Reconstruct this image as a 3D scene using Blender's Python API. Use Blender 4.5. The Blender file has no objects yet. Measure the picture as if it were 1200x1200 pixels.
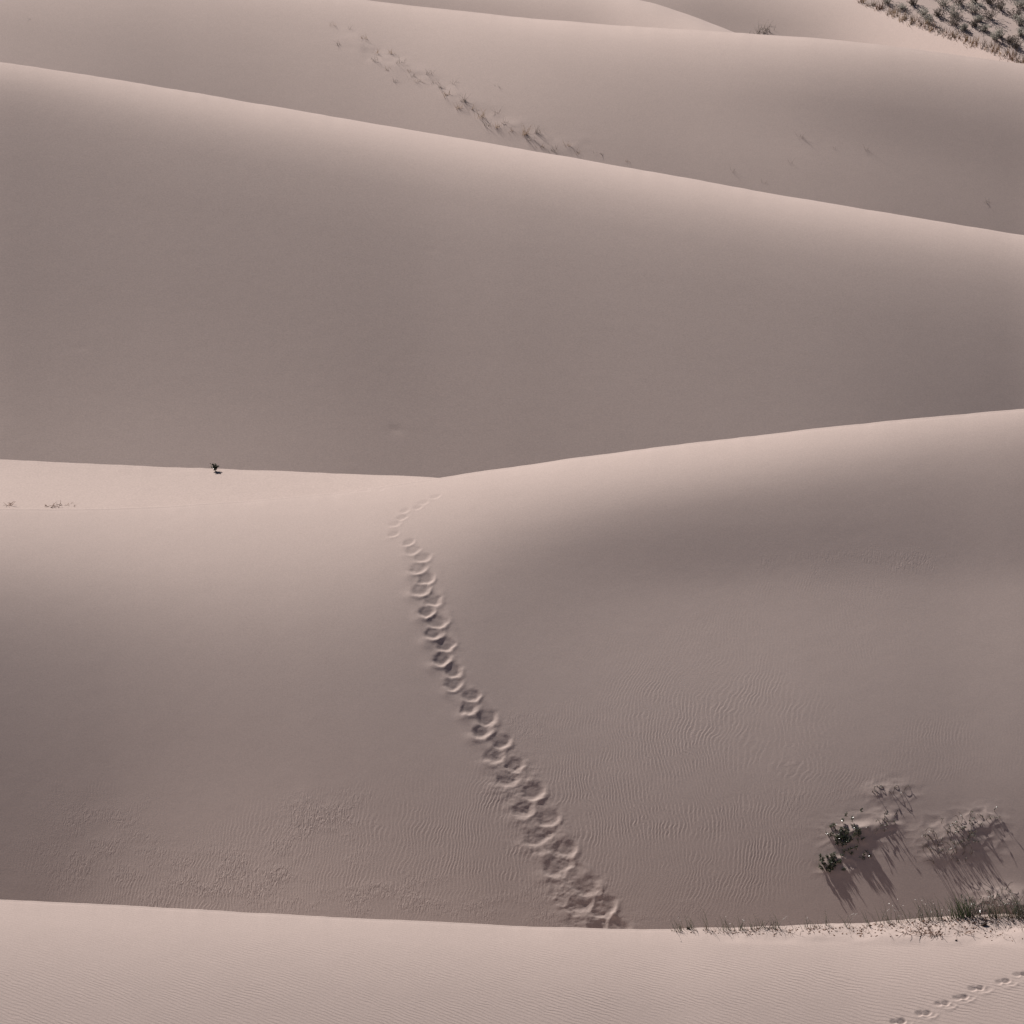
import bpy, math, random
import numpy as np

# ------------------------------------------------------------------ camera, sky, sun, exposure
F = 6500.0                       # focal length in photograph pixels (1200 px wide)
PITCH = math.radians(12.0)       # camera looks down from a high dune
H = 54.0                         # camera height above the plain
SUN_EL = math.radians(39.0)
SUN_AZ = math.radians(32.0)      # behind the dunes, to the left
S = np.array([-math.sin(SUN_AZ)*math.cos(SUN_EL), math.cos(SUN_AZ)*math.cos(SUN_EL), math.sin(SUN_EL)])

scene = bpy.context.scene
col = scene.collection
cam_d = bpy.data.cameras.new('camera'); cam = bpy.data.objects.new('camera', cam_d); col.objects.link(cam)
cam.location = (0, 0, H); cam.rotation_euler = (math.pi/2 - PITCH, 0, 0)
cam_d.sensor_width = 36; cam_d.sensor_fit = 'HORIZONTAL'; cam_d.lens = 36*F/1200
cam_d.clip_start = 1; cam_d.clip_end = 20000
scene.camera = cam

w = bpy.data.worlds.new('World'); scene.world = w; w.use_nodes = True
wn = w.node_tree; wn.nodes.clear()
sky = wn.nodes.new('ShaderNodeTexSky'); sky.sky_type = 'NISHITA'; sky.sun_disc = False
sky.sun_elevation = SUN_EL; sky.sun_rotation = -SUN_AZ
sky.air_density = 0.25; sky.dust_density = 0.6; sky.ozone_density = 1.0; sky.altitude = 1200
bg = wn.nodes.new('ShaderNodeBackground'); bg.inputs['Strength'].default_value = 0.05
wo = wn.nodes.new('ShaderNodeOutputWorld')
wn.links.new(sky.outputs[0], bg.inputs[0]); wn.links.new(bg.outputs[0], wo.inputs[0])

sun_d = bpy.data.lights.new('sun', 'SUN'); sun_d.energy = 5.0; sun_d.angle = math.radians(0.55)
sun_d.color = (1.0, 0.94, 0.90)
sun = bpy.data.objects.new('sun', sun_d); col.objects.link(sun)
sun.rotation_euler = (math.pi/2 - SUN_EL, 0, -SUN_AZ + math.pi)   # refined just below
from mathutils import Vector
sun.rotation_euler = Vector((-S[0], -S[1], -S[2])).to_track_quat('-Z', 'Y').to_euler()
scene.view_settings.view_transform = 'Standard'; scene.view_settings.look = 'None'
scene.view_settings.exposure = 0.51; scene.view_settings.gamma = 1.0

rng = np.random.default_rng(7)
random.seed(7)

# ------------------------------------------------------------------ small maths helpers
CP, SP = math.cos(PITCH), math.sin(PITCH)
def ray(px, py):
    u = (np.asarray(px, float)-600)/F; v = (600-np.asarray(py, float))/F
    return u, CP+v*SP, -SP+v*CP
def tslope(py):
    u, y, z = ray(600, py); return z/y
def point(px, py, Y):
    u, y, z = ray(px, py); s = Y/y
    return np.stack([u*s, Y+0*s, H+z*s], -1)
def lin(v):
    v = np.asarray(v, float)/255
    return np.where(v <= .04045, v/12.92, ((v+.055)/1.055)**2.4)
def cubic_w(xf, xc):
    """Catmull-Rom weights from uniform coarse nodes xc to fine positions xf"""
    h = xc[1]-xc[0]; n = len(xc)
    t = np.clip((np.asarray(xf)-xc[0])/h, 0, n-1-1e-9); i = np.floor(t).astype(int); t = t-i
    W = np.zeros((len(t), n)); r = np.arange(len(t))
    for k, wgt in ((-1, -.5*t+t*t-.5*t**3), (0, 1-2.5*t*t+1.5*t**3), (1, .5*t+2*t*t-1.5*t**3), (2, -.5*t*t+.5*t**3)):
        np.add.at(W, (r, np.clip(i+k, 0, n-1)), wgt)
    return W
def vnoise2(x, y, seed=0):
    """smooth value noise, -1..1, unit cell"""
    x = np.asarray(x, float); y = np.asarray(y, float)
    xi = np.floor(x).astype(np.int64); yi = np.floor(y).astype(np.int64); xf = x-xi; yf = y-yi
    def hsh(a, b):
        v = np.sin(a*127.1+b*311.7+seed*74.7)*43758.5453
        return (v-np.floor(v))*2-1
    sx = xf*xf*xf*(xf*(xf*6-15)+10); sy = yf*yf*yf*(yf*(yf*6-15)+10)
    a = hsh(xi, yi); b = hsh(xi+1, yi); c = hsh(xi, yi+1); d = hsh(xi+1, yi+1)
    return (a+(b-a)*sx)*(1-sy)+(c+(d-c)*sx)*sy
def fbm(x, y, seed=0, o=3):
    return sum(vnoise2(x*2**k, y*2**k, seed+k*13)*.5**k for k in range(o))
def sstep(a, b, x):
    t = np.clip((x-a)/(b-a), 0, 1); return t*t*(3-2*t)

# ------------------------------------------------------------------ materials
def nodes_of(name):
    m = bpy.data.materials.new(name); m.use_nodes = True
    nt = m.node_tree; nt.nodes.clear()
    out = nt.nodes.new('ShaderNodeOutputMaterial'); b = nt.nodes.new('ShaderNodeBsdfPrincipled')
    nt.links.new(b.outputs[0], out.inputs[0])
    return m, nt, b
SAND = (0.452, 0.364, 0.325)
def sand_material(name, grain=30.0, ripples=False, grain_bump=0.0016):
    m, nt, b = nodes_of(name); N = nt.nodes.new; L = nt.links.new
    b.inputs['Roughness'].default_value = 0.95
    b.inputs['Specular IOR Level'].default_value = 0.12
    tc = N('ShaderNodeTexCoord')
    def noise(scale, detail, rough=.5):
        n = N('ShaderNodeTexNoise'); n.inputs['Scale'].default_value = scale
        n.inputs['Detail'].default_value = detail; n.inputs['Roughness'].default_value = rough
        L(tc.outputs['Object'], n.inputs['Vector']); return n
    def math_(op, a, c):
        n = N('ShaderNodeMath'); n.operation = op
        for i, v in enumerate((a, c)):
            if hasattr(v, 'links'): L(v, n.inputs[i])
            else: n.inputs[i].default_value = v
        return n.outputs[0]
    big = noise(.11, 3); mid = noise(1.7, 4); fine = noise(grain, 2, .7)
    # albedo: slow tonal drift of the sand and single-grain speckle
    v = math_('MULTIPLY_ADD', big.outputs[0], .10); v.node.inputs[2].default_value = .95
    v2 = math_('MULTIPLY_ADD', mid.outputs[0], .05); v2.node.inputs[2].default_value = -.025
    v3 = math_('MULTIPLY_ADD', fine.outputs[0], .44); v3.node.inputs[2].default_value = -.22
    v = math_('ADD', math_('ADD', v, v2), v3)
    mix = N('ShaderNodeVectorMath'); mix.operation = 'SCALE'; mix.inputs[0].default_value = SAND
    L(v, mix.inputs['Scale']); L(mix.outputs[0], b.inputs['Base Color'])
    h = math_('MULTIPLY', fine.outputs[0], grain_bump)
    h = math_('ADD', h, math_('MULTIPLY', mid.outputs[0], .004))
    if ripples:
        ph = N('ShaderNodeAttribute'); ph.attribute_name = 'phase'
        am = N('ShaderNodeAttribute'); am.attribute_name = 'amp'
        wob = noise(2.6, 2); wob2 = noise(9.0, 2)
        p = math_('ADD', ph.outputs['Fac'], math_('MULTIPLY', wob.outputs[0], 11.0))
        p = math_('ADD', p, math_('MULTIPLY', wob2.outputs[0], 3.4))
        s = math_('SINE', p, 0.0)
        s2 = math_('MULTIPLY', math_('SINE', math_('MULTIPLY', p, 2.0), 0.0), .22)
        brk = noise(1.5, 3); br = N('ShaderNodeMapRange'); L(brk.outputs[0], br.inputs[0])
        br.inputs[1].default_value = .33; br.inputs[2].default_value = .62
        br.inputs[3].default_value = .35; br.inputs[4].default_value = .95
        a = math_('MULTIPLY', am.outputs['Fac'], br.outputs[0])
        h = math_('ADD', h, math_('MULTIPLY', math_('ADD', s, s2), a))
        ck = N('ShaderNodeAttribute'); ck.attribute_name = 'crust'
        mp = N('ShaderNodeMapping'); mp.inputs['Scale'].default_value = (1.5, .40, .40); L(tc.outputs['Object'], mp.inputs[0])
        cn = N('ShaderNodeTexNoise'); cn.inputs['Scale'].default_value = 9.5; cn.inputs['Detail'].default_value = 3; cn.inputs['Distortion'].default_value = .8
        L(mp.outputs[0], cn.inputs['Vector'])
        rdg = math_('ABSOLUTE', math_('SUBTRACT', cn.outputs[0], .5), 0.0)
        rdg = math_('SUBTRACT', .14, math_('MINIMUM', rdg, .14))
        h = math_('ADD', h, math_('MULTIPLY', math_('MULTIPLY', rdg, 7.0), ck.outputs['Fac']))
    bp = N('ShaderNodeBump'); bp.inputs['Strength'].default_value = 1.0; bp.inputs['Distance'].default_value = 1.0
    L(h, bp.inputs['Height']); L(bp.outputs[0], b.inputs['Normal'])
    return m
def leaf_material(name, c1, c2, rough=.45, spec=.5, transl=.25, scale=6.0):
    m, nt, b = nodes_of(name); N = nt.nodes.new; L = nt.links.new
    tc = N('ShaderNodeTexCoord'); n = N('ShaderNodeTexNoise'); n.inputs['Scale'].default_value = scale
    n.inputs['Detail'].default_value = 3; L(tc.outputs['Object'], n.inputs['Vector'])
    r = N('ShaderNodeValToRGB'); r.color_ramp.elements[0].position = .3; r.color_ramp.elements[1].position = .7
    r.color_ramp.elements[0].color = (*c1, 1); r.color_ramp.elements[1].color = (*c2, 1)
    L(n.outputs[0], r.inputs[0]); L(r.outputs[0], b.inputs['Base Color'])
    b.inputs['Roughness'].default_value = rough; b.inputs['Specular IOR Level'].default_value = spec
    if transl > 0:
        t = N('ShaderNodeBsdfTranslucent'); L(r.outputs[0], t.inputs[0])
        mx = N('ShaderNodeMixShader'); mx.inputs[0].default_value = transl
        out = next(q for q in nt.nodes if q.type == 'OUTPUT_MATERIAL')
        L(b.outputs[0], mx.inputs[1]); L(t.outputs[0], mx.inputs[2]); L(mx.outputs[0], out.inputs[0])
    return m
M_near = sand_material('sand_near', 34, True)
M_mid = sand_material('sand_mid', 30, True)
M_far = sand_material('sand_far', 18, False, .003)
M_plain = sand_material('sand_plain', 12, False, .003)
M_leaf = leaf_material('leaf_dark_green', (.045, .056, .034), (.125, .145, .095), .2, 1.0, .15, 9)
M_stem = leaf_material('stem_brown', (.07, .055, .042), (.16, .13, .10), .5, .5, 0, 8)
M_grass = leaf_material('grass_olive', (.055, .062, .038), (.16, .155, .105), .42, .6, .25, 5)
M_green = leaf_material('leaf_fresh_green', (.045, .058, .028), (.10, .12, .06), .45, .5, .25, 7)
M_straw = leaf_material('grass_dry_straw', (.16, .10, .05), (.36, .24, .13), .6, .3, .25, 6)
M_rust = leaf_material('litter_red_brown', (.10, .048, .030), (.32, .18, .115), .8, .2, 0, 14)
M_bark = leaf_material('bark_dark', (.03, .02, .016), (.09, .06, .045), .85, .2, 0, 12)
M_silver = leaf_material('foliage_grey_green', (.26, .25, .215), (.47, .45, .395), .6, .4, .45, 4)
M_dull = leaf_material('foliage_dull_brown', (.10, .085, .07), (.24, .20, .17), .7, .3, .25, 4)
M_seed = leaf_material('seed_head_white', (.75, .72, .66), (.85, .83, .78), .5, .5, .3, 9)

# ------------------------------------------------------------------ mesh building
def mesh_from(name, V, Q, mat, parent=None, smooth=True):
    V = np.asarray(V, np.float32).reshape(-1, 3); Q = np.asarray(Q, np.int32)
    k = Q.shape[1]
    me = bpy.data.meshes.new(name)
    me.vertices.add(len(V)); me.vertices.foreach_set('co', V.ravel())
    me.loops.add(Q.size); me.loops.foreach_set('vertex_index', Q.ravel())
    me.polygons.add(len(Q)); me.polygons.foreach_set('loop_start', np.arange(0, Q.size, k, dtype=np.int32))
    me.polygons.foreach_set('use_smooth', np.full(len(Q), smooth))
    me.update(calc_edges=True); me.validate()
    me.materials.append(mat)
    o = bpy.data.objects.new(name, me); col.objects.link(o)
    if parent: o.parent = parent
    return o
def attr(o, name, v):
    a = o.data.attributes.new(name, 'FLOAT', 'POINT'); a.data.foreach_set('value', np.asarray(v, np.float32).ravel())

AMB = 0.135          # sky light relative to the sun on a level surface (measured in test renders)
FLAT_LUM = 201.0    # tone of level sunlit sand
L_FLAT = S[2] + AMB
def shade(p, q):
    r = np.sqrt(1+p*p+q*q)
    return np.maximum((-p*S[0]-q*S[1]+S[2])/r, 0)+AMB*(.5+.5/r)

def blur(a, n, axis):
    a = np.moveaxis(a, axis, 0); pad = [(2, 2)]+[(0, 0)]*(a.ndim-1)
    for _ in range(n):
        b = np.pad(a, pad, mode='edge'); a = (b[:-4]+4*b[1:-3]+6*b[2:-2]+4*b[3:-1]+b[4:])/16
    return np.moveaxis(a, 0, axis)
class Dune:
    """A dune seen from the photographer's side.  Its crest runs through given bearings at given distances; below the
    crest its slope at each place is solved (shape from shading) so that under this sun it takes the tone the sand has there."""
    def __init__(s, name, crest, dist, tones, dmax, mat, cols, row=2.0, back=-24, back_len=30, label=None, foot=6.0, foot_slope=3,
                 lo=-9, hi=38.5, absolute=False, jitter=.5, lat=60, steeper=2):
        s.name = name
        s.crx, s.cry = np.array(crest, float).T
        s.dx, s.dy = np.array(dist, float).T
        pc = np.arange(-300, 1501, 12.0); dc = np.arange(0, dmax+3, 3.0)
        def smooth_i(x, xs, ys, n=5):
            y = np.interp(x, xs, ys); k = np.array([1, 4, 6, 4, 1.])/16
            for _ in range(n): y = np.convolve(np.pad(y, 2, mode='edge'), k, 'valid')
            return y
        # extrapolate crest linearly outside the given span
        def ext(x, xs, ys):
            y = np.interp(x, xs, ys)
            g0 = (ys[1]-ys[0])/(xs[1]-xs[0]); g1 = (ys[-1]-ys[-2])/(xs[-1]-xs[-2])
            return y+np.where(x < xs[0], (x-xs[0])*g0*.5, 0)+np.where(x > xs[-1], (x-xs[-1])*g1*.5, 0)
        k = np.array([1, 4, 6, 4, 1.])/16
        cr = ext(pc, s.crx, s.cry)
        for _ in range(2): cr = np.convolve(np.pad(cr, 2, mode='reflect', reflect_type='odd'), k, 'valid')
        Yr = ext(pc, s.dx, s.dy)
        for _ in range(10): Yr = np.convolve(np.pad(Yr, 2, mode='reflect', reflect_type='odd'), k, 'valid')
        # tones: list of (px, [(row, tone)...]); row measured from crest, or absolute picture rows
        tpx = np.array([t[0] for t in tones], float)
        T = np.zeros((len(dc), len(tpx)))
        for j, (x, prof) in enumerate(tones):
            r = np.array([q[0] for q in prof], float); v = np.array([q[1] for q in prof], float)
            if absolute: r = r-np.interp(x, pc, cr)
            T[:, j] = np.interp(dc, r, v)
        Tg = np.stack([np.interp(pc, tpx, T[i]) for i in range(len(dc))])
        kk = np.array([1, 4, 6, 4, 1.])/16
        for _ in range(2): Tg = np.apply_along_axis(lambda c: np.convolve(np.pad(c, 2, mode='edge'), kk, 'valid'), 0, Tg)
        for _ in range(6): Tg = np.apply_along_axis(lambda c: np.convolve(np.pad(c, 2, mode='edge'), kk, 'valid'), 1, Tg)
        Tg = Tg-steeper*(1-sstep(140, 180, Tg))
        TL = lin(Tg)/lin(FLAT_LUM)*L_FLAT
        angs = np.radians(np.linspace(lo, hi, 120)); tq = np.tan(angs)
        def solve(p):
            out = np.zeros_like(p)
            for i in range(p.shape[0]):
                Lc = shade(p[i][:, None], tq[None, :])             # decreasing with slope
                idx = (Lc > TL[i][:, None]).sum(1)
                idx = np.clip(idx, 1, len(angs)-1); a0 = Lc[np.arange(len(idx)), idx-1]; a1 = Lc[np.arange(len(idx)), idx]
                f = np.clip((a0-TL[i])/np.maximum(a0-a1, 1e-6), 0, 1)
                out[i] = angs[idx-1]+f*(angs[idx]-angs[idx-1])
            return out
        py = cr[None, :]+dc[:, None]
        tp = tslope(py)
        A = solve(np.zeros_like(py))
        NIT = 20
        for it in range(NIT):
            ta = np.maximum(np.tan(A), tp+.055); Y = np.zeros_like(py); Y[0] = Yr
            for i in range(1, len(dc)):
                tm = .5*(ta[i]+ta[i-1])
                Y[i] = Y[i-1]*(tp[i-1]-tm)/(tp[i]-tm)
            if it == NIT-1: break
            P = point(pc[None, :], py, Y)
            e1 = np.gradient(P, axis=1); e0 = np.gradient(P, axis=0)
            n = np.cross(e1, -e0); n /= np.linalg.norm(n, axis=-1, keepdims=True)+1e-12
            n *= np.sign(n[..., 2:3])
            p = np.clip(-n[..., 0]/n[..., 2], -.5, .5)
            p = blur(p, 24, 1)
            An = solve(p)
            s.err = (n@S).clip(0)+AMB*(.5+.5*n[..., 2])-TL
            if it < 8: A = .6*A+.4*blur(An, 10 if lat < 50 else lat, 1)
            else: A = A+.10*blur(blur(s.err, lat, 1), 3, 0)
            A = np.clip(A, math.radians(lo), math.radians(hi))
        s.A = A; s.Y = Y
        # fine grid
        s.cols = np.asarray(cols, float); s.rows = np.arange(0, dmax+1e-6, row)
        Wc = cubic_w(s.cols, pc); Wr = cubic_w(s.rows, dc)
        Yf = Wr @ Y @ Wc.T
        s.cr = Wc @ cr
        jit = jitter*(.5*vnoise2(s.cols/13, s.cols*0, 3)+1.6*vnoise2(s.cols/48, s.cols*0, 5))
        pyf = s.cr[None, :]+s.rows[:, None]+jit[None, :]*np.exp(-s.rows/11)[:, None]
        s.pyf = pyf
        s.P = point(s.cols[None, :], pyf, Yf)
        s.a0 = (Wr @ A @ Wc.T)
        s.mat = mat; s.back = back; s.back_len = back_len; s.foot = foot; s.foot_slope = foot_slope
    def finish(s, amp=None, phase=None, crust=None):
        """close the dune: rear slope behind the crest, foot flattening out in front"""
        P = s.P
        nb = 26
        steps = np.concatenate([np.full(14, .022), np.linspace(.1, s.back_len/6, nb-14)])
        cur = P[0].copy(); a = s.a0[0].copy(); rows = []
        ux = P[0, :, 0]/P[0, :, 1]
        acc = 0
        for st in steps:
            acc += st
            f = sstep(0, .08, acc)
            sl = np.tan(a*(1-f)+math.radians(s.back)*f)
            cur = cur+np.stack([ux*st, st+0*ux, sl*st], -1)
            cur[:, 2] = np.maximum(cur[:, 2], -.8)
            rows.append(cur.copy())
        B = np.stack(rows[::-1])
        cur = P[-1].copy(); a = s.a0[-1].copy(); rows = []; acc = 0
        ux = P[-1, :, 0]/P[-1, :, 1]
        for st in np.linspace(.3, s.foot/4, 12):
            acc += st; f = sstep(0, s.foot, acc)
            sl = np.tan(a*(1-f)+math.radians(s.foot_slope)*f)
            cur = cur-np.stack([ux*st, st+0*ux, sl*st], -1)
            rows.append(cur.copy())
        Ff = np.stack(rows)
        allP = np.concatenate([B, P, Ff])
        nr, nc = allP.shape[:2]
        i = np.arange(nr*nc).reshape(nr, nc)
        Q = np.stack([i[:-1, :-1], i[1:, :-1], i[1:, 1:], i[:-1, 1:]], -1).reshape(-1, 4)
        o = mesh_from(s.name, allP, Q, s.mat)
        o['kind'] = 'structure'
        if amp is not None:
            pad = lambda v: np.concatenate([np.repeat(v[:1], len(B), 0), v, np.repeat(v[-1:], len(Ff), 0)])
            attr(o, 'amp', pad(amp)); attr(o, 'phase', pad(phase)); attr(o, 'crust', pad(crust if crust is not None else amp*0))
        s.obj = o
        return o
    def at(s, px, py):
        j = int(np.clip(np.searchsorted(s.cols, px), 0, len(s.cols)-1))
        if j > 0 and abs(s.cols[j-1]-px) < abs(s.cols[j]-px): j -= 1
        r = (py-s.cr[j])/(s.rows[1]-s.rows[0])
        i = int(np.clip(round(r), 0, len(s.rows)-1))
        return s.P[i, j].copy()
    def normal(s, px, py):
        j = int(np.clip(np.searchsorted(s.cols, px), 3, len(s.cols)-4)); i = int(np.clip((py-s.cr[j])/(s.rows[1]-s.rows[0]), 3, len(s.rows)-4))
        e1 = s.P[i, j+3]-s.P[i, j-3]; e0 = s.P[i-3, j]-s.P[i+3, j]
        n = np.cross(e1, e0); n /= np.linalg.norm(n); return n*np.sign(n[2])

def cols_of(*segs):
    out = []
    for a, b, st in segs: out.append(np.arange(a, b, st))
    return np.concatenate(out)

# ------------------------------------------------------------------ the dunes (crest bearings, distances, tones)
near = Dune('foreground_dune',
    [(0,1055),(150,1062),(300,1070),(450,1078),(600,1085),(720,1089),(780,1090),(840,1087),(920,1085),(1000,1083),(1060,1079),(1120,1075),(1200,1072)],
    [(0,112),(1200,112)],
    [(0,[(1055,190),(1075,187),(1105,180),(1135,174),(1170,168),(1300,160)]),
     (700,[(1089,189),(1105,186),(1125,180),(1150,174),(1175,168),(1300,160)]),
     (860,[(1086,194),(1093,195),(1100,184),(1125,180),(1150,174),(1175,168),(1300,160)]),
     (1050,[(1080,196),(1096,197),(1103,185),(1125,180),(1150,174),(1175,168),(1300,160)]),
     (1200,[(1072,196),(1100,196),(1106,184),(1125,180),(1150,172),(1175,167),(1300,160)])],
    210, M_near, cols_of((-300,0,8),(0,1030,1.6),(1030,1206,.7),(1206,1500,8)), row=.8, back=-27, back_len=16, absolute=True, jitter=.4)

mid = Dune('footprint_dune',
    [(0,597),(60,597.5),(130,597),(190,594),(250,590),(330,584),(400,577),(460,569),(515,561),(560,553),(650,540),(750,527),(850,515),(950,503),(1050,493),(1120,487),(1200,479)],
    [(0,141),(515,140),(1200,140)],
    [(0,[(597,188),(620,180),(660,165),(700,150),(740,140),(780,133),(830,129),(900,125),(1000,123),(1100,122)]),
     (200,[(594,191),(620,184),(660,174),(700,161),(740,150),(780,141),(850,133),(950,126),(1100,122)]),
     (400,[(577,197),(600,190),(640,180),(690,167),(740,154),(800,143),(850,138),(950,131),(1100,125)]),
     (515,[(561,200),(590,188),(630,172),(680,157),(740,146),(800,141),(900,136),(1000,131),(1100,126)]),
     (600,[(547,203),(570,190),(600,175),(630,158),(670,143),(720,140),(770,141),(850,140),(950,134),(1100,125)]),
     (700,[(533,203),(555,190),(580,170),(610,149),(640,135),(680,140),(730,146),(780,146),(860,140),(950,134),(1100,123)]),
     (850,[(515,200),(535,188),(560,170),(590,146),(640,130),(665,132),(690,144),(740,147),(800,146),(880,139),(960,131),(1100,122)]),
     (1000,[(498,196),(520,180),(545,160),(580,142),(620,134),(660,134),(690,144),(740,146),(800,144),(880,137),(950,127),(1000,120),(1040,117),(1100,118)]),
     (1200,[(479,190),(500,168),(530,152),(580,140),(630,134),(660,136),(690,146),(740,147),(820,142),(900,135),(950,126),(1000,120),(1040,119),(1100,122)])],
    636, M_mid, cols_of((-300,0,10),(0,440,2.2),(440,730,.85),(730,940,2.2),(940,1202,1.0),(1202,1500,10)), row=.95, back=-14, back_len=10, absolute=True, steeper=6, jitter=.4)

terrace = Dune('sand_terrace',
    [(0,539),(100,544),(200,548),(300,551),(400,555),(470,558),(515,560),(580,570),(700,600)],
    [(0,150),(515,147),(700,147)],
    [(0,[(0,190),(30,193),(60,191)]),(250,[(0,193),(60,193)]),(515,[(0,196),(60,194)])],
    62, M_far, cols_of((-300,0,10),(0,800,3)), row=1.5, back=-22, back_len=20, jitter=.4, lo=-1, foot=2, foot_slope=36)

big = Dune('great_smooth_dune',
    [(0,73),(100,88),(200,104),(300,121),(400,138),(500,156),(600,172),(700,190),(800,208),(900,226),(1000,243),(1100,260),(1200,276)],
    [(0,205),(1200,205)],
    [(0,[(0,188),(12,174),(28,158),(55,147),(110,141),(250,139),(350,142),(430,146),(520,144)]),
     (200,[(0,192),(18,178),(40,161),(70,149),(130,142),(250,139),(350,142),(440,148),(500,145)]),
     (400,[(0,194),(18,180),(40,165),(70,152),(130,144),(220,140),(300,140),(380,143),(440,140)]),
     (600,[(0,195),(18,182),(40,167),(70,154),(120,146),(200,141),(300,139),(400,136)]),
     (800,[(0,195),(18,182),(40,166),(70,153),(120,145),(200,141),(300,138),(400,135)]),
     (1000,[(0,193),(18,179),(40,164),(70,153),(120,146),(200,140),(300,137)]),
     (1200,[(0,191),(18,174),(40,160),(70,150),(120,143),(200,139),(300,137)])],
    520, M_far, cols_of((-300,0,10),(0,1202,4),(1202,1500,10)), row=2.0, back=-24, back_len=20, jitter=.4, lat=160, steeper=4)

far = Dune('grass_spotted_dune',
    [(0,-62),(200,-30),(380,-8),(430,0),(480,7),(520,11),(600,19),(700,28),(800,35),(860,38),(950,44),(1020,51),(1080,59),(1130,66),(1200,75)],
    [(0,274),(430,270),(1200,266)],
    [(0,[(-62,185),(-20,175),(0,170),(30,160),(80,157),(140,152)]),
     (200,[(-30,185),(0,169),(40,158),(100,150),(200,146)]),
     (400,[(-5,190),(10,176),(30,168),(80,158),(135,150),(220,146)]),
     (480,[(7,192),(25,182),(50,172),(100,160),(155,152),(240,148)]),
     (600,[(19,197),(40,182),(70,172),(110,166),(170,152),(250,148)]),
     (700,[(28,198),(50,180),(90,164),(140,156),(185,150),(260,146)]),
     (800,[(35,197),(55,180),(80,166),(120,159),(160,156),(205,148),(280,145)]),
     (950,[(44,197),(60,180),(90,160),(120,145),(150,147),(180,150),(230,146),(300,142)]),
     (1050,[(53,191),(70,172),(95,155),(130,140),(160,139),(190,146),(245,142),(300,138)]),
     (1200,[(75,187),(90,172),(120,150),(160,138),(200,137),(240,140),(270,138),(340,136)])],
    260, M_far, cols_of((-300,0,10),(0,380,3.5),(380,740,1.8),(740,1202,3.5),(1202,1500,10)), row=1.2, back=-22, back_len=20, absolute=True, jitter=.4)

left_far = Dune('rounded_far_dune',
    [(300,-40),(500,-24),(650,-14),(755,0),(800,15),(862,38),(930,66),(1000,92)],
    [(300,304),(755,302),(1000,296)],
    [(430,[(-30,175),(0,152),(60,140)]),(600,[(-18,190),(5,165),(25,158),(80,145)]),(700,[(-8,190),(10,174),(30,166),(80,150)]),
     (760,[(2,192),(20,182),(40,174),(80,160)]),(860,[(38,190),(50,184),(90,170)])],
    130, M_far, cols_of((100,1060,4)), row=2, back=-20, back_len=20, absolute=True, jitter=.4)

right_far = Dune('pale_far_dune',
    [(600,-60),(800,-40),(900,-25),(960,-12),(1010,0),(1060,20),(1100,35),(1150,52),(1200,71),(1300,104)],
    [(600,362),(900,356),(1010,350),(1200,326),(1300,318)],
    [(770,[(-40,185),(0,160),(30,155),(80,150)]),(860,[(-30,188),(0,165),(18,153),(45,160),(90,156)]),
     (900,[(-25,190),(8,164),(30,154),(50,160),(90,156)]),(960,[(-12,194),(5,182),(40,162),(90,158)]),
     (1020,[(4,182),(25,174),(50,170),(100,160)]),(1100,[(35,174),(50,171),(70,169),(120,162)]),(1200,[(71,172),(90,168),(140,160)])],
    120, M_far, cols_of((400,1500,4)), row=2, back=-8, back_len=14, absolute=True, jitter=.3)

scrub = Dune('scrub_hillside',
    [(700,-175),(1000,-160),(1200,-150),(1400,-150)],
    [(700,428),(1200,420),(1400,416)],
    [(900,[(0,172),(300,172)]),(1200,[(0,172),(300,172)])],
    260, M_far, cols_of((500,1500,6)), row=3, back=-12, back_len=30, jitter=.4)

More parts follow.
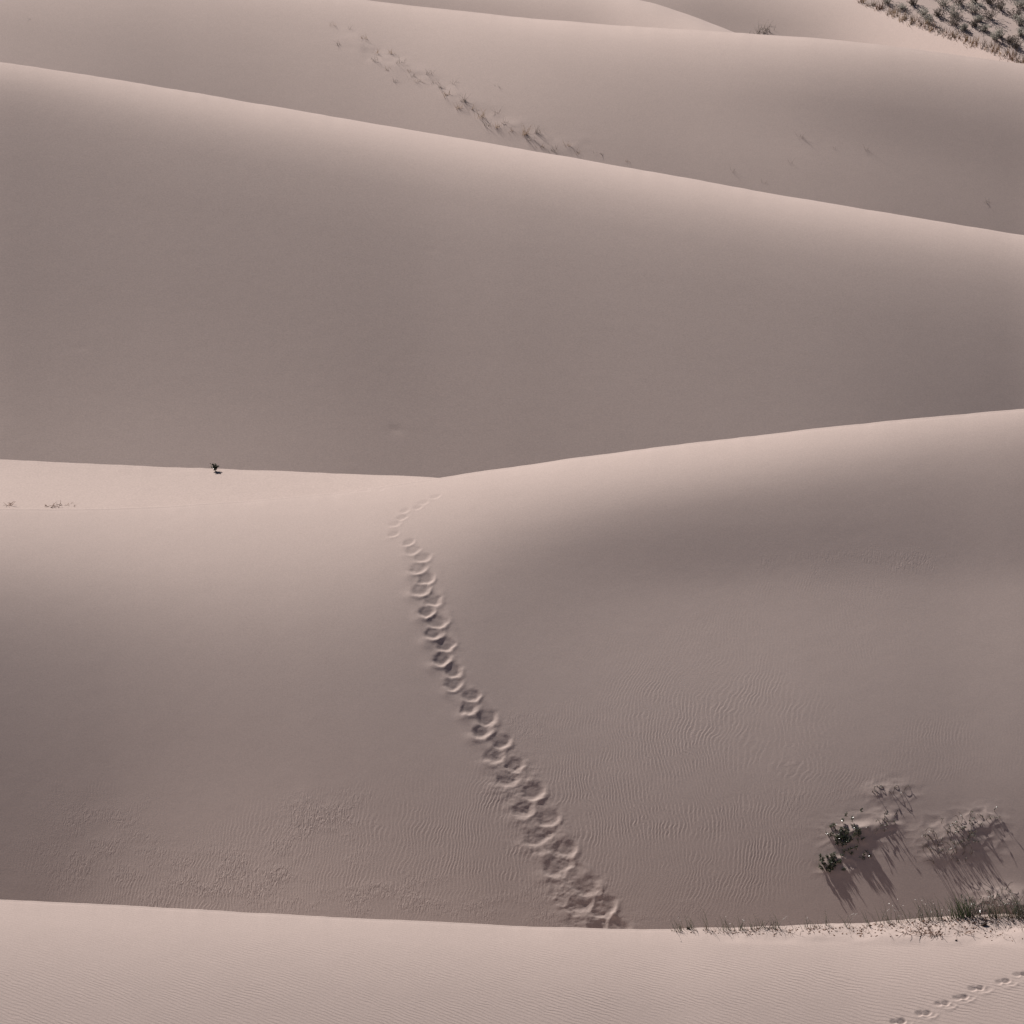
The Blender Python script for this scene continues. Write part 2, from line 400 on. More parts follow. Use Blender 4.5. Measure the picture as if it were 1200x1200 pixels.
# ------------------------------------------------------------------ relief pressed into the near dunes
def local(D, px, py):
    c = D.at(px, py); n = D.normal(px, py)
    ex = np.array([1, 0, 0.])-n*n[0]; ex /= np.linalg.norm(ex); ey = np.cross(n, ex)      # ey: uphill, away
    return c, n, ex, ey
def window(D, px, py, rx, ry):
    j0, j1 = np.searchsorted(D.cols, [px-rx, px+rx])
    i0 = int(max(0, (py-ry-D.cr[min(j0, len(D.cr)-1)])/(D.rows[1]-D.rows[0]))); i1 = int(min(len(D.rows), (py+ry-D.cr[min(j0, len(D.cr)-1)])/(D.rows[1]-D.rows[0])+1))
    return slice(i0, max(i1, i0+1)), slice(j0, j1)
def press(D, px, py, r, depth, rim, stretch=1.0, ang=0., rough=.0, seed=0, R=60, wide=1.0):
    """one footprint: the sole tilts down towards the downhill end, where a steep wall and a low spoil rim close it"""
    si, sj = window(D, px, py, R, R)
    base = D.base[si, sj]; c, n, ex, ey = D.frame(px, py)
    q = base-c; u = q@ex; v = q@ey
    ca, sa = math.cos(ang), math.sin(ang); u1, v1 = (u*ca+v*sa)/wide, -u*sa+v*ca
    nz = vnoise2(u*5+seed*3.1, v*5, seed)*.16+vnoise2(u*13+seed*3.1, v*13, seed+9)*.05
    sv = v1/(r*stretch); su = u1/r; pw = 2.2
    rr = (abs(su)**pw+abs(sv)**pw)**(1/pw)+nz
    tilt = (v*.93-u*.36)/r                                                   # down the slope and slightly across
    inside = 1-sstep(.46, 1.12, rr)
    floor_ = np.clip((1.15-tilt)/1.9, 0.05, 1)*inside
    ring = np.exp(-((rr-1.14)/.26)**2)*np.clip(.08-.8*tilt/np.maximum(rr, .2), 0.0, .8)*(.8+2.5*nz)
    apron = .45*np.exp(-(su/.85)**2-((sv+1.5)/.5)**2)
    D.pit[si, sj] = np.minimum(D.pit[si, sj], -depth*floor_)
    D.ins[si, sj] = np.maximum(D.ins[si, sj], inside)
    D.rim[si, sj] = np.maximum(D.rim[si, sj], rim*(ring+apron))
    if rough: D.rgh[si, sj] = np.maximum(D.rgh[si, sj], rough*np.exp(-(rr/1.5)**2))
for D in (near, mid):
    D.base = D.P.copy(); D.dz = np.zeros_like(D.P)
    D.pit, D.ins, D.rim, D.rgh = (np.zeros(D.P.shape[:2]) for _ in range(4))
    def frame(px, py, D=D):
        c, n, ex, ey = local(D, px, py); return c, n, ex, ey
    D.frame = frame

trail = [(510,582),(496,588),(490,594),(474,598),(471,606),(462,613),(460,626),(478,635),(483,644),(495,653),(489,665),(499,677),(493,690),(507,703),
  (500,716),(513,728),(508,741),(522,754),(517,771),(531,785),(531,800),(551,814),(550,829),(570,841),(566,854),(588,868),(579,884),(602,896),(595,912),
  (624,927),(613,946),(643,957),(630,979),(661,993),(654,1013),(687,1038),(679,1058),(706,1062),(698,1083),(722,1088)]
for k, (px, py) in enumerate(trail):
    t = sstep(605, 690, py); g = sstep(880, 1000, py); side = 1 if k % 2 else -1
    r = (.15+.085*t+.025*sstep(760, 860, py)+.055*g)*random.uniform(.92, 1.12)
    press(mid, px, py, r, (.016+.022*t+.004*g)*random.uniform(.85, 1.2), (.006+.015*t+.006*g)*random.uniform(.7, 1.2), 1.12, -.35+.25*side+random.uniform(-.25, .25),
          .001+.001*t+.001*g, k, R=70)
# the prints run together in a shallow trodden furrow
tr = np.array(trail, float); ctr = np.array([tr[max(i-1, 0):i+2].mean(0) for i in range(len(tr))])
cx = np.interp(mid.pyf, ctr[6:, 1], ctr[6:, 0]); dm = (mid.cols[None, :]-cx)/46.5+.05*vnoise2(mid.pyf/9, mid.cols[None, :]/30, 17)
mid.pit -= (.010+.008*sstep(880, 1000, mid.pyf))*(1-sstep(.10, .36, abs(dm)))*sstep(640, 690, mid.pyf)
mid.rim += .006*np.exp(-((abs(dm)-.42)/.10)**2)*sstep(640, 690, mid.pyf)*(.7+.6*vnoise2(mid.pyf/12, dm*0, 19))
# sand slumped along the lower part of the trail
for k in range(46):
    t = random.random(); py = 880+t*205; px = 588+(py-880)*.555+random.uniform(-26, 10)*(.35+.8*t)
    press(mid, px, py, random.uniform(.16, .32), .007, .014, random.uniform(.9, 1.6), random.uniform(-.7, .7), .004, 100+k, R=60)
for px, py in ((430,574.5),(446,573.5),(414,575.5)):
    press(mid, px, py, .10, .010, .005, 1, 0, 0, 5, R=30)
for k, (px, py) in enumerate([(1021,1205),(1051,1197),(1081,1187),(1103,1176),(1126,1168),(1144,1158),(1174,1150),(1195,1142),(1222,1133)]):
    q = random.uniform(.85, 1.15)
    press(near, px-4*q, py+random.uniform(-.6, .6), .085*q, .030*q, .004, 1.25, -.7+random.uniform(-.3, .3), .002, 40+k, R=40, wide=1.5)
    press(near, px+4*q, py+random.uniform(-1.2, .2), .090*q, .034/q, .009*q, 1.2, -.5+random.uniform(-.3, .3), .003, 60+k, R=40, wide=1.5)
    press(near, px+9, py+2.5, .10*q, .006, .010*q, 1.0, random.uniform(-.5, .5), .004, 80+k, R=40, wide=1.6)
for D in (near, mid):
    bx = D.base; rg = fbm(bx[..., 0]*8, (bx[..., 1]*.8+bx[..., 2])*8, 77, 4)
    hgt = D.pit+D.rim*(1-.7*D.ins)+D.rgh*rg
    gx = np.gradient(D.base, axis=1); gy = -np.gradient(D.base, axis=0); nn = np.cross(gx, gy); nn /= np.linalg.norm(nn, axis=-1, keepdims=True)
    D.nrm = nn*np.sign(nn[..., 2:3]); D.dz += hgt[..., None]*D.nrm

def mound(D, px, py, rx, ry, h, seed=0, rough=.25, R=90):
    si, sj = window(D, px, py, R, R); base = D.base[si, sj]; c, n, ex, ey = D.frame(px, py)
    q = base-c; u = q@ex; v = q@ey
    rr = (u/rx)**2+(v/ry)**2
    g = np.exp(-rr)*(1+rough*fbm(u*3, v*3, seed, 2))
    D.dz[si, sj] += (h*g)[..., None]*n
for k, (px, py, rx, ry, h) in enumerate([(1000,980,.42,.32,.10),(1012,972,.35,.22,.07),(984,1016,.3,.22,.07),(1040,966,.35,.28,.06),(1030,930,.28,.25,.03),(1052,928,.25,.22,.035),
        (1125,985,.7,.45,.10),(1152,962,.42,.3,.07),(1098,1005,.25,.2,.04),(1170,1055,.6,.35,.16),(1192,1062,.6,.35,.12),(1135,975,.3,.25,.05)]):
    mound(mid, px, py, rx, ry, h*.45, 200+k)
# scoured, uneven sand among the shrubs
PXm = mid.cols[None, :]+0*mid.rows[:, None]; msk = np.zeros_like(PXm)
for a, b, r1, r2 in ((1000,978,34,24),(1040,962,26,18),(1040,928,28,14),(1122,982,46,26),(1152,962,26,16),(984,1012,24,16),(1172,1056,40,14)):
    msk = np.maximum(msk, np.exp(-((PXm-a)/r1)**2-((mid.pyf-b)/r2)**2))
rd = 1-2*abs(fbm(mid.base[..., 0]*1.8+3, (mid.base[..., 1]+mid.base[..., 2])*1.6, 61, 3))
mid.dz += (msk*.013*rd)[..., None]*mid.nrm
# hummocky strip along the crest on the right of the foreground
X = near.base[..., 0]; PXn = near.cols[None, :]+0*near.rows[:, None]; PYn = near.pyf
band = sstep(800, 900, PXn)*(1-sstep(1096, 1108, PYn-(PXn-900)*.012))
near.dz[..., 2] += band*(.030*fbm(X*1.1, near.base[..., 1]*1.1, 9, 2)+.004*fbm(X*6, near.base[..., 1]*4, 11, 2))
near.P = near.base+near.dz; mid.P = mid.base+mid.dz
# faint marks on the great dune
for px, py, d in ((463,503,.014),(505,292,.006),(94,407,.006)):
    si, sj = window(big, px, py, 25, 25); c = big.at(px, py); q = big.P[si, sj]-c
    big.P[si, sj, 2] -= d*np.exp(-(q[..., 0]/.2)**2-((q[..., 1])/.16)**2)

# wind ripples: crest phase and height per place, drawn by the bump of the sand material
def blob(px, py, x, y, rx, ry, rot=0.):
    c, s_ = math.cos(rot), math.sin(rot); u = (px-x)*c+(py-y)*s_; v = -(px-x)*s_+(py-y)*c
    return np.exp(-((u/rx)**2+(v/ry)**2)**1.5)
PX = mid.cols[None, :]+0*mid.rows[:, None]; PY = mid.pyf
xx = mid.base[..., 0]; sl = np.hypot(mid.base[..., 1], mid.base[..., 2]-mid.base[0, 0, 2])
amp = np.maximum.reduce([blob(PX, PY, 560, 985, 200, 85, -.15), blob(PX, PY, 800, 920, 190, 130, -.2)*1.0, blob(PX, PY, 360, 1015, 170, 75, -.3)*1.0,
      blob(PX, PY, 250, 1035, 130, 42, -.1)*.9, blob(PX, PY, 850, 990, 90, 70)*.95, blob(PX, PY, 860, 770, 230, 60, -.1)*.30, blob(PX, PY, 1100, 880, 120, 40, -.1)*.4,
      blob(PX, PY, 90, 980, 90, 80, 0)*.35*(vnoise2(PX/22, PY/22, 4) > .25), blob(PX, PY, 980, 690, 220, 18)*.15])
patch = .80+.55*fbm(PX/70+.004*PY, PY/40, 21, 3)
amp = amp*np.clip(patch, 0, 1.15)*(1-.6*sstep(1050, 1085, PY))
drange = np.min([((PX-a)**2+(PY-b)**2) for a, b in trail], axis=0)
amp = amp*(1-.97*np.exp(-(drange/22**2)**2))
for a, b, r in ((1000,990,45),(1125,990,55),(1050,1040,60)): amp = amp*(1-np.exp(-((PX-a)**2+(PY-b)**2)/r**2))
wl = .090
phase = 2*math.pi/wl*(xx*1.0+.10*PY/50+.16*fbm(xx*.55, PY/60, 31, 4)+.55*vnoise2(PX/260, PY/170, 3))
crust = np.maximum.reduce([blob(PX, PY, 270, 1030, 150, 40, -.15), blob(PX, PY, 370, 965, 70, 40, -.5)*.9, blob(PX, PY, 130, 1000, 90, 60)*.55, blob(PX, PY, 430, 1050, 150, 26)*.8,
      blob(PX, PY, 620, 1060, 220, 25)*.6, blob(PX, PY, 1000, 660, 230, 14, -.03)*.30, blob(PX, PY, 930, 940, 80, 40)*.25, blob(PX, PY, 620, 850, 40, 16)*.5])
crust = crust*np.clip(.5+1.0*fbm(PX/30, PY/18, 91, 3), 0, 1.2)*(1-.9*np.exp(-drange/22**2))
mid.finish(amp*(1-.5*np.clip(crust, 0, 1))*.0021, phase, crust*.006)
PXn = near.cols[None, :]+0*near.rows[:, None]
xx = near.base[..., 0]; yy = near.base[..., 1]
ampn = .0019*sstep(1092, 1150, PYn-10*vnoise2(PXn/160, PYn/30, 2))*(.75+.35*fbm(PXn/220, PYn/30, 8, 2))+.0006
phn = 2*math.pi/.095*(yy*.88+xx*.47+.10*fbm(xx*.3, yy*.22, 51, 3))
near.finish(ampn*(1-band), phn)
# drifted sand under the diagonal grass strip of the far dune
fx = np.array([(388,28),(440,66),(500,92),(540,118),(580,140),(620,158),(665,174)], float)
PXf = far.cols[None, :]+0*far.rows[:, None]
dist = far.pyf-np.interp(PXf, fx[:, 0], fx[:, 1]); m_ = np.exp(-(dist/13)**2)*sstep(375, 430, PXf)*(1-sstep(660, 720, PXf))
far.P[..., 2] += m_*(.026*fbm(far.P[..., 0]*.9, far.P[..., 1]*.7, 41, 3)+.015)
for D in (terrace, big, far, left_far, right_far, scrub): D.finish()

# the plain under the dunes, out to the horizon
n = 60
g = np.concatenate([-np.geomspace(9000, 20, n)[:-1], np.linspace(-20, 20, 5)[1:-1], np.geomspace(20, 9000, n)[1:]])
GX, GY = np.meshgrid(g, g+150); gz = -1.0+.5*fbm(GX/60, GY/60, 3, 2)
i = np.arange(GX.size).reshape(GX.shape)
o = mesh_from('ground', np.stack([GX, GY, gz], -1), np.stack([i[:-1, :-1], i[:-1, 1:], i[1:, 1:], i[1:, :-1]], -1).reshape(-1, 4), M_plain)
o['kind'] = 'structure'

# ------------------------------------------------------------------ vegetation and litter
class MB:
    def __init__(s): s.V = []; s.Q = []; s.n = 0
    def _add(s, V, Q): s.V.append(V); s.Q.append(np.asarray(Q)+s.n); s.n += len(V)
    def ribbon(s, pts, w, side=None):
        pts = np.asarray(pts); k = len(pts)
        if side is None:
            a = random.uniform(0, math.pi); side = np.array([math.cos(a), math.sin(a), 0])
        wd = np.linspace(1, .15, k)[:, None]*w*.5*side
        V = np.empty((2*k, 3)); V[0::2] = pts-wd; V[1::2] = pts+wd
        s._add(V, [[2*i, 2*i+1, 2*i+3, 2*i+2] for i in range(k-1)])
    def tube(s, pts, r0, r1, k=4):
        pts = np.asarray(pts); n = len(pts); V = []
        for i in range(n):
            d = pts[min(i+1, n-1)]-pts[max(i-1, 0)]; d = d/(np.linalg.norm(d)+1e-9)
            a = np.cross(d, [.3, .1, .95]); a /= np.linalg.norm(a)+1e-9; b = np.cross(d, a)
            r = r0+(r1-r0)*i/(n-1)
            for j in range(k): t = 2*math.pi*j/k; V.append(pts[i]+r*(math.cos(t)*a+math.sin(t)*b))
        s._add(np.array(V), [[i*k+j, i*k+(j+1) % k, (i+1)*k+(j+1) % k, (i+1)*k+j] for i in range(n-1) for j in range(k)])
    def leaf(s, c, d, L, W):
        d = d/(np.linalg.norm(d)+1e-9); r = np.random.default_rng(int(abs(c[0]*7919+c[2]*104729+s.n)*10) % 2**31).normal(size=3)
        a = np.cross(d, r); a /= np.linalg.norm(a)+1e-9; u = np.cross(a, d)
        s._add(np.array([c, c+d*L*.5+a*W*.5+u*W*.12, c+d*L, c+d*L*.5-a*W*.5+u*W*.12]), [[0, 1, 2, 3]])
    def chip(s, c, L, W, T):
        a = random.uniform(0, 6.28); d = np.array([math.cos(a), math.sin(a), random.uniform(-.2, .5)]); d /= np.linalg.norm(d)
        e = np.cross(d, [0, 0, 1]); e /= np.linalg.norm(e); u = np.cross(e, d)
        V = []
        for x, f in ((-.5, .6), (.05, 1), (.5, .45)):
            for y, z in ((-1, -1), (1, -1), (1, 1), (-1, 1)): V.append(c+d*x*L+e*y*W*.5*f*random.uniform(.8, 1.2)+u*z*T*.5*f)
        Q = [[0, 1, 2, 3], [11, 10, 9, 8]]+[[4*i+j, 4*(i+1)+j, 4*(i+1)+(j+1) % 4, 4*i+(j+1) % 4] for i in range(2) for j in range(4)]
        s._add(np.array(V), Q)
    def build(s, name, mat, parent=None, stuff=False):
        o = mesh_from(name, np.concatenate(s.V), np.concatenate(s.Q), mat, parent, False)
        if stuff: o['kind'] = 'stuff'
        return o
U = random.uniform; G = random.gauss
def arc(b, az, lean, L, droop, n=6, kink=0.0):
    """points of a blade or wiry stem: rises leaning towards az and droops"""
    pts = [np.array(b, float)]; el = math.pi/2-lean
    for i in range(n):
        d = np.array([math.cos(az)*math.cos(el), math.sin(az)*math.cos(el), math.sin(el)])
        pts.append(pts[-1]+d*L/n); el -= droop/n*(.4+1.2*i/n); az += G(0, kink); el += G(0, kink)
    return np.array(pts)
def tag(o, label, cat, group=None):
    o['label'] = label; o['category'] = cat
    if group: o['group'] = group
    return o
def empty(name, loc):
    o = bpy.data.objects.new(name, None); col.objects.link(o); o.location = loc; o.empty_display_size = .1; return o
def slope_drop(n, x, y):            # height of the tangent plane at an offset
    return -(n[0]*x+n[1]*y)/n[2]

# --- shrubs on the footprint dune
def leafy_shrub(px, py, rx, ry, nst, L, nleaf, label, seed, leafw=.026):
    random.seed(seed); c = mid.at(px, py); n = mid.normal(px, py)
    t = empty('dune_shrub', c); st = MB(); lf = MB()
    for k in range(nst):
        x = G(0, rx*.5); y = G(0, ry*.5); b = np.array([x, y, slope_drop(n, x, y)-.03])
        l = L*U(.55, 1.15); p = arc(b, U(0, 6.28), U(.05, .7), l, U(.2, 1.3), 6, .12); st.tube(p, .0075, .003, 3)
        for q in range(nleaf):
            i = U(1.5, 5.9); a = p[int(i)]+(p[min(int(i)+1, 6)]-p[int(i)])*(i-int(i))
            d = np.array([G(0, 1), G(0, 1), G(.5, .8)]); lf.leaf(a, d, U(.04, .075), leafw*U(.8, 1.3))
    st.build('stems', M_stem, t, True); lf.build('leaves', M_leaf, t, True)
    return tag(t, label, 'shrub')
leafy_shrub(991, 982, .42, .34, 58, .15, 19, 'largest leafy dark green shrub half buried on the slope below the ripples', 11)
leafy_shrub(973, 1012, .24, .20, 34, .13, 20, 'small low leafy shrub just below the largest green shrub on the slope', 12)
leafy_shrub(1013, 1008, .20, .14, 7, .12, 6, 'short sprig with few leaves at the foot of the largest green shrub', 13)

def wiry(px, py, rx, ry, nst, L, label, seed, nleaf=2, droop=(1.6, 3.0), cat='shrub', name='wiry_dune_plant'):
    random.seed(seed); c = mid.at(px, py); n = mid.normal(px, py)
    t = empty(name, c); st = MB(); lf = MB()
    for k in range(nst):
        x = U(-rx, rx); y = U(-ry, ry); b = np.array([x, y, slope_drop(n, x, y)-.03])
        p = arc(b, U(0, 6.28), U(.0, .7), L*U(.5, 1.25), U(*droop), 8, .13); st.tube(p, .008, .0045, 3)
        for q in range(nleaf):
            i = random.choice([3, 4, 5, 6, 7]); lf.leaf(p[i], np.array([G(0, 1), G(0, 1), G(.3, .7)]), U(.04, .07), .024)
    st.build('stems', M_stem, t, True); lf.build('leaves', M_leaf, t, True)
    return tag(t, label, cat)
wiry(1112, 986, .56, .50, 46, .34, 'wide tangle of bare wiry stalks throwing long shadows down the dune slope', 21, 1)
wiry(1127, 979, .28, .26, 16, .22, 'denser leafy tuft inside the wide tangle of wiry stalks', 22, 6)
wiry(1151, 962, .36, .24, 11, .22, 'loose twiggy plant uphill beside the wide tangle of stalks', 23, 3)
wiry(1093, 1003, .22, .18, 5, .22, 'few bent stalks at the lower edge of the wide tangle', 24, 3)
wiry(1040, 965, .24, .22, 10, .18, 'twiggy sprig in drifted sand uphill of the largest green shrub', 25, 4)
wiry(1025, 973, .16, .10, 6, .16, 'tiny kinked sprig touching the largest green shrub on its uphill side', 26, 1)
wiry(1028, 927, .20, .16, 6, .24, 'open looped stems with a small leaf, topmost plant on the slope', 27, 1, (2.4, 3.4))
wiry(1051, 926, .18, .14, 5, .24, 'heart shaped loop of bare stems beside the topmost plant on the slope', 28, 0 or 1, (2.6, 3.6))
wiry(1166, 1052, .30, .2, 12, .22, 'flattened twigs on the sand mound behind the foreground crest', 29, 2)

# --- tufts along the foreground crest
def crest_tuft(px, py, h, nb, spread, label, seed, seeds=0, mat=None, straw=3, group=None, name='grass_tuft', cat='grass', lean=-.15, wdt=.011):
    random.seed(seed); c = near.at(px, py+2.5); t = empty(name, c); b = MB(); d = MB(); sd = MB(); h *= 1.3; nb = int(nb*1.4)+1; wdt *= 1.15
    for k in range(nb):
        p = arc((G(0, spread), G(0, spread*.6), -.03), U(2.2, 4.0) if random.random() < .7 else U(0, 6.28), U(.0, .55), h*U(.5, 1.15), U(.2, 1.2), 6, .04)
        b.ribbon(p, wdt*U(.8, 1.3))
        if k < (seeds+1)//2:
            for q in range(2): sd.leaf(p[random.choice([3, 4, 5, 6])], np.array([G(0, 1), G(0, 1), G(0, .6)]), U(.025, .045), U(.014, .022))
    for k in range(max(2, straw)):
        d.ribbon(arc((G(0, spread*1.3), G(0, spread), -.02), U(0, 6.28), U(.4, 1.3), h*U(.25, .5), U(.5, 1.6), 4, .05), .012)
    b.build('blades', mat or M_grass, t, True); d.build('dry_base', M_rust, t, True)
    if seeds: sd.build('seed_heads', M_seed, t, True)
    return tag(t, label, cat, group)
sparse = 'thin olive grass tuft with dry brown base on the bare crest end'
for k, (px, py, h) in enumerate([(794,1089,.26),(811,1087,.26),(829,1087,.42),(843,1087,.30),(851,1086,.28),(871,1086,.30),(885,1086,.24),
        (894,1085,.34),(905,1085,.28),(912,1085,.34),(945,1085,.22),(956,1085,.2),(969,1084,.3),(994,1084,.28)]):
    crest_tuft(px, py, h, random.Random(k).randint(4, 8), .06, sparse, 400+k, 0, straw=5, group='thin grass tufts along the foreground crest')
for k, (px, py) in enumerate([(801,1088),(861,1086)]):
    crest_tuft(px, py, .28, 9, .1, 'grass tuft with white seed heads among thin tufts on the bare crest end', 430+k, 6, straw=5, group='seeding tufts on the bare crest end')
for k, (px, py, h, nb, sd) in enumerate([(1021,1081,.34,8,2),(1038,1080,.38,13,2),(1055,1079,.24,7,5),(1067,1078,.40,7,2),(1083,1077,.42,14,7),(1092,1076,.36,12,4),
        (1102,1076,.46,16,6),(1117,1075,.42,16,4)]):
    crest_tuft(px, py, h, nb, .1, 'olive grass tuft with pale seed heads between bare crest and spiky green plant', 450+k, sd, straw=6, group='seeding tufts leading up to the green plant')
crest_tuft(1131, 1074, .40, 46, .14, 'fresh green spiky plant standing among the crest tufts', 470, 0, M_green, 3, None, 'spiky_plant', 'plant', wdt=.02)
for k, (px, py, h, nb) in enumerate([(1160,1074,.34,18),(1172,1074,.38,22),(1181,1073,.40,22),(1190,1073,.42,20),(1198,1072,.46,20),(1208,1072,.45,18)]):
    crest_tuft(px, py, h, nb, .13, 'thick brown and olive tuft in the dense growth beyond the spiky green plant', 480+k, 5, straw=14, group='dense tufts beyond the green plant')
def crest_bush(px, py, label, seed):
    random.seed(seed); c = near.at(px, py+2.5); t = empty('crest_shrub', c); st = MB(); lf = MB()
    for k in range(18):
        p = arc((G(0, .13), G(0, .08), -.03), U(0, 6.28), U(0, .6), U(.3, .58), U(.1, .9), 6, .1); st.tube(p, .006, .003, 3)
        for q in range(9):
            i = random.choice([2, 3, 4, 5, 6]); lf.leaf(p[i]+np.array([G(0, .02), G(0, .02), G(0, .02)]), np.array([G(0, 1), G(0, 1), G(.4, .7)]), U(.035, .06), .022)
    st.build('stems', M_stem, t, True); lf.build('leaves', M_leaf, t, True); tag(t, label, 'shrub')
crest_bush(1148, 1074, 'upright leafy shrub with glinting leaves right beside the spiky green plant', 501)
crest_bush(1194, 1071, 'leafy shrub rising out of the dense brown tufts on the foreground crest', 502)

# --- litter on the crest
random.seed(77); lt = MB()
for k in range(760):
    px = 800+400*random.random()**.75; lo_ = near.cr[min(np.searchsorted(near.cols, px), len(near.cr)-1)]
    py = lo_+2+abs(G(0, .45))*(9+(px-800)*.045)
    if py > 1094+(px-800)*.026: continue
    c = near.at(px, py)
    if random.random() < .45: lt.chip(c+np.array([0, 0, .005]), U(.02, .06), U(.012, .03), .012)
    else:
        lt.ribbon(arc(c-np.array([0, 0, .01]), U(0, 6.28), U(.3, 1.5), U(.06, .2), U(0, .8), 3, .1), .011)
o = lt.build('leaf_litter', M_rust); o['kind'] = 'stuff'; o['label'] = 'red brown leaf litter and twig bits scattered on the foreground crest'; o['category'] = 'litter'
def dead_brush(px, py, rx, nst, label, seed, D=near, mat=None, L=.3):
    random.seed(seed); c = D.at(px, py); b = MB()
    for k in range(nst):
        b.tube(arc((G(0, rx), G(0, rx*.6), -.02), U(0, 6.28), U(.7, 1.5), L*U(.4, 1.1), U(.2, 1.0), 4, .15), .007, .003, 3)
    o = b.build('dead_brush', mat or M_rust); o.location = c; return tag(o, label, 'dead brush')
dead_brush(1083, 1093, .22, 46, 'broad mat of dead brown twigs on the bright sand below the crest tufts', 601)
dead_brush(1098, 1096, .10, 24, 'small dark knot of dead twigs at the end of the broad twig mat', 602)
dead_brush(1130, 1095, .08, 14, 'little clump of dead twigs alone below the spiky green plant', 603)
dead_brush(900, 1088, .06, 12, 'dark little heap of dead twigs below the thin crest tufts', 604, mat=M_bark)
for px, py, lab, sc in ((1153,1085,'dark chunk of bark lying on the bright sand below the leafy shrub',.11),(1120,1103,'small black pellet of bark at the lower edge of the crest sand',.045),(807,1087,'dark bark scrap beside the seeding tuft at the bare crest end',.07)):
    random.seed(int(px)); b = MB(); b.chip(np.zeros(3), sc, sc*.7, sc*.5); b.chip(np.array([sc*.3, 0, sc*.15]), sc*.6, sc*.4, sc*.3)
    o = b.build('bark_chunk', M_bark); o.location = near.at(px, py)+np.array([0, 0, sc*.2]); tag(o, lab, 'bark')

# --- lone seedling and dry stalks on the terrace
random.seed(31); c = terrace.at(251, 552.5); t = empty('seedling', c); st = MB(); lf = MB()
st.tube(arc((0, 0, -.03), 1.0, .05, .15, .1, 4, .05), .014, .010, 5)
for k in range(16):
    p = arc((0, 0, .08+U(-.02, .04)), U(0, 6.28), U(.1, 1.35), U(.08, .17), U(-.2, .5), 4, .1); st.tube(p, .006, .003, 3)
    for q in range(16):
        i = random.choice([1, 2, 3, 4]); lf.leaf(p[i]+np.array([G(0, .015), G(0, .015), G(0, .015)]), np.array([G(0, 1), G(0, 1), G(.2, .7)]), U(.05, .085), .036)
t.scale = (.78, .78, .82); st.build('stem', M_bark, t); lf.build('foliage', M_leaf, t, True); tag(t, 'lone dark green seedling standing on the pale terrace crest', 'seedling')
for k, (px, py, rx, nst, lab) in enumerate([(64,593,.16,26,'flat patch of pinkish dry stalks at the lip of the pale terrace'),(82,593,.14,18,'thin wisp of dry stalks beside the flat patch at the terrace lip'),(10,592,.07,18,'small scrap of dry stalks on the pale terrace away from the other two')]):
    o = dead_brush(px, py, rx, nst, lab, 610+k, terrace, M_rust, .2); o.name = 'dry_stalks'; o['category'] = 'dry grass'

# --- sparse grass on the far dunes (too small to show parts)
def far_tuft(D, px, py, h, nb, spread, label, seed, mat, group=None, wdt=.016, name='sparse_grass_tuft', cat='grass', base=3, leanmax=.9):
    random.seed(seed); c = D.at(px, py); n = D.normal(px, py); b = MB()
    for k in range(nb):
        x = G(0, spread); y = G(0, spread*.7)
        b.ribbon(arc((x, y, slope_drop(n, x, y)-.04), U(0, 6.28), U(.1, leanmax), h*U(.5, 1.15), U(.1, 1.5), 6, .10), wdt*U(.7, 1.2))
    for k in range(base):
        x = G(0, spread*.6); y = G(0, spread*.4)
        b.ribbon(arc((x, y, slope_drop(n, x, y)-.03), U(0, 6.28), U(.5, 1.4), h*U(.2, .4), U(.2, 1.0), 4, .1), wdt*1.6)
    o = b.build(name, mat); o.location = c; return tag(o, label, cat, group)
strip = [(391,30,.35,5),(411,34,.3,3),(427,46,.45,8),(396,52,.4,4),(442,61,.5,5),(439,72,.4,10),(459,63,.35,8),(468,75,.45,9),(453,82,.3,4),(463,96,.35,5),(480,84,.2,4),
  (502,87,.35,10),(492,96,.3,7),(516,103,.35,10),(523,112,.4,12),(531,97,.4,6),(537,127,.45,9),(544,119,.6,14),(564,138,.65,12),(582,132,.7,4),(583,149,.5,9),(590,145,.4,5),(615,159,.75,14),
  (630,156,.5,12),(664,171,.4,8),(648,177,.4,8),(635,173,.35,6),(702,181,.3,4),(737,189,.25,3),(483,90,.3,5),(554,128,.4,5),(570,148,.45,6),(600,155,.4,5),(622,165,.4,6),(677,179,.35,4),(509,96,.3,6)]
for k, (px, py, h, nb) in enumerate(strip):
    lab, grp = (('thin wispy grass tuft at the upper end of the diagonal strip on the far dune', 'thin tufts at the upper end of the grass strip') if py < 83 else
                ('dark matted grass tuft in the middle of the diagonal strip on the far dune', 'matted tufts in the middle of the grass strip') if py < 130 else
                ('tall wispy grass tuft at the low end of the diagonal strip by the great crest', 'tall tufts at the low end of the grass strip'))
    far_tuft(far, px, py, h, int(nb*1.3)+1, .10, lab, 700+k, M_dull if k % 2 else M_straw, grp, wdt=.017, base=7)
twigs = [(850,63,.3,2,'bent twig by itself high on the far dune, close below its crest'),(938,160,.45,8,'thin spray of twigs on the shaded far dune'),(1018,176,.5,5,'long thin twig leaning on the shaded far dune'),
  (859,201,.35,5,'tiny dark sprig just above the great dune crest'),(977,174,.25,4,'short dark stub between the twig spray and the long twig'),(899,214,.35,3,'thin stalk just above the great dune crest'),
  (1158,237,.4,6,'faint grey sprig low on the shaded far dune'),(36,23,.25,6,'small dark sprig alone on the empty end of the far dune'),(583,101,.4,4,'faint twigs uphill apart from the diagonal grass strip'),(924,191,.4,3,'faint thin stalk downhill of the twig spray')]
for k, (px, py, h, nb, lab) in enumerate(twigs):
    far_tuft(far, px, py, h, nb+1, .07, lab, 750+k, M_dull, None, .015, 'twig_sprig', 'twig', 2, 1.3)
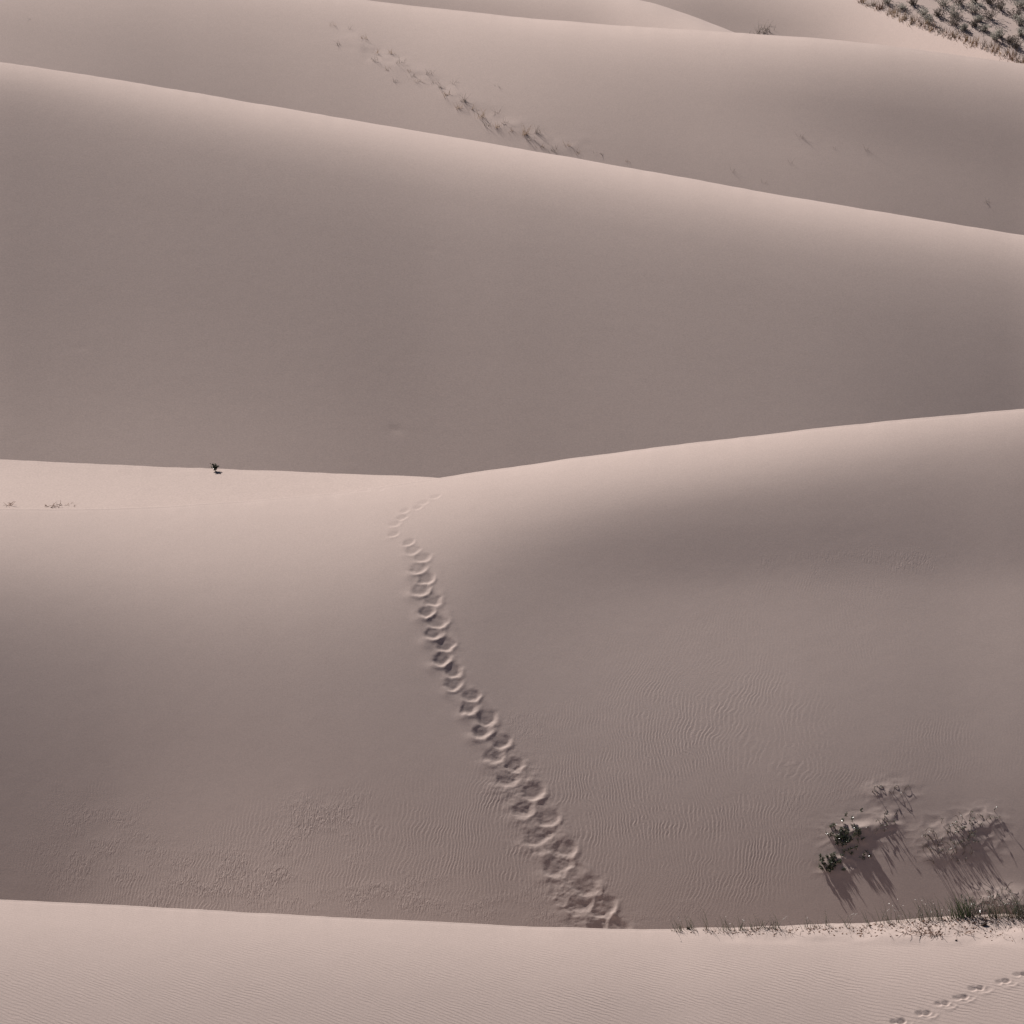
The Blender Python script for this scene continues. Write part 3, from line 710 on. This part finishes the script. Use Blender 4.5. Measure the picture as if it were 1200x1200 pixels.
t = far_tuft(right_far, 895, 36, .75, 46, .32, 'bushy straw and dark grass clump on the pale dune behind the far crest', 790, M_dull, None, .03, 'grass_clump', 'grass', 14)

# --- dry grass fringe and scrub on the hillside
for k in range(110):
    random.seed(900+k); px = 1008+k*1.9+U(-2, 2); cy = right_far.cr[min(np.searchsorted(right_far.cols, px), len(right_far.cr)-1)]
    far_tuft(right_far, px, cy+abs(G(0, 1.6)), U(.3, .7), random.randint(8, 16), .09, 'tuft of dry tan grass in the fringe between pale dune and scrub', 900+k, random.choice([M_straw, M_straw, M_rust, M_dull]),
             'dry grass fringe below the scrub', .03, 'dry_grass_tuft', 'grass', 3, .5)
def scrub_bush(px, py, r, h, mat, label, seed, group):
    random.seed(seed); c = scrub.at(px, py); n = scrub.normal(px, py); t = empty('scrub_bush', c); st = MB(); lf = MB()
    for k in range(22):
        az = U(0, 6.28); p = arc((G(0, r*.25), G(0, r*.25), -.05), az, U(.05, .95), h*U(.7, 1.15), U(-.1, .6), 4, .08); st.tube(p, .016, .006, 3)
        for q in range(15):
            i = random.choice([1, 2, 3, 4, 4]); lf.leaf(p[i]+np.array([G(0, r*.13), G(0, r*.13), G(0, h*.08)]), np.array([G(0, 1), G(0, 1), G(.8, .7)]), U(.08, .17), .045)
    st.build('stems', M_dull, t, True); lf.build('foliage', mat, t, True); tag(t, label, 'bush', group)
bushes = [(1037,4,1),(1056,12,1),(1070,5,0),(1080,18,1),(1103,8,1),(1115,21,1),(1101,20,0),(1117,29,0),(1121,4,0),(1139,4,0),(1141,15,1),(1147,23,1),(1143,30,0),(1160,21,0),(1162,5,0),(1155,37,1),
  (1164,46,1),(1187,21,0),(1197,30,1),(1183,49,0),(1174,44,1),(1198,42,1),(1192,56,0),(1173,12,0),(1196,8,1),(1127,36,1),(1088,26,1),(1186,-4,1),(1150,-6,0),(1110,-8,1),(1080,-10,0),(1212,14,0),(1215,36,1),(1225,60,1)]
random.seed(5)
for k in range(5):
    py = U(-12, 60); px = 1048+py*2.35+U(4, 150)
    if px < 1225 and min((px-q[0])**2+(py-q[1])**2 for q in bushes) > 45: bushes.append((px, py, random.random() < .55))
for k, (px, py, m) in enumerate(bushes):
    random.seed(1000+k)
    scrub_bush(px, py, U(.28, .6), U(.4, .9), M_silver if m else M_dull, ('pale grey green bush on the scrub hillside with a long dark shadow' if m else 'dull brown bush on the scrub hillside with a long dark shadow'), 1000+k,
               'grey green bushes on the scrub hillside' if m else 'brown bushes on the scrub hillside')
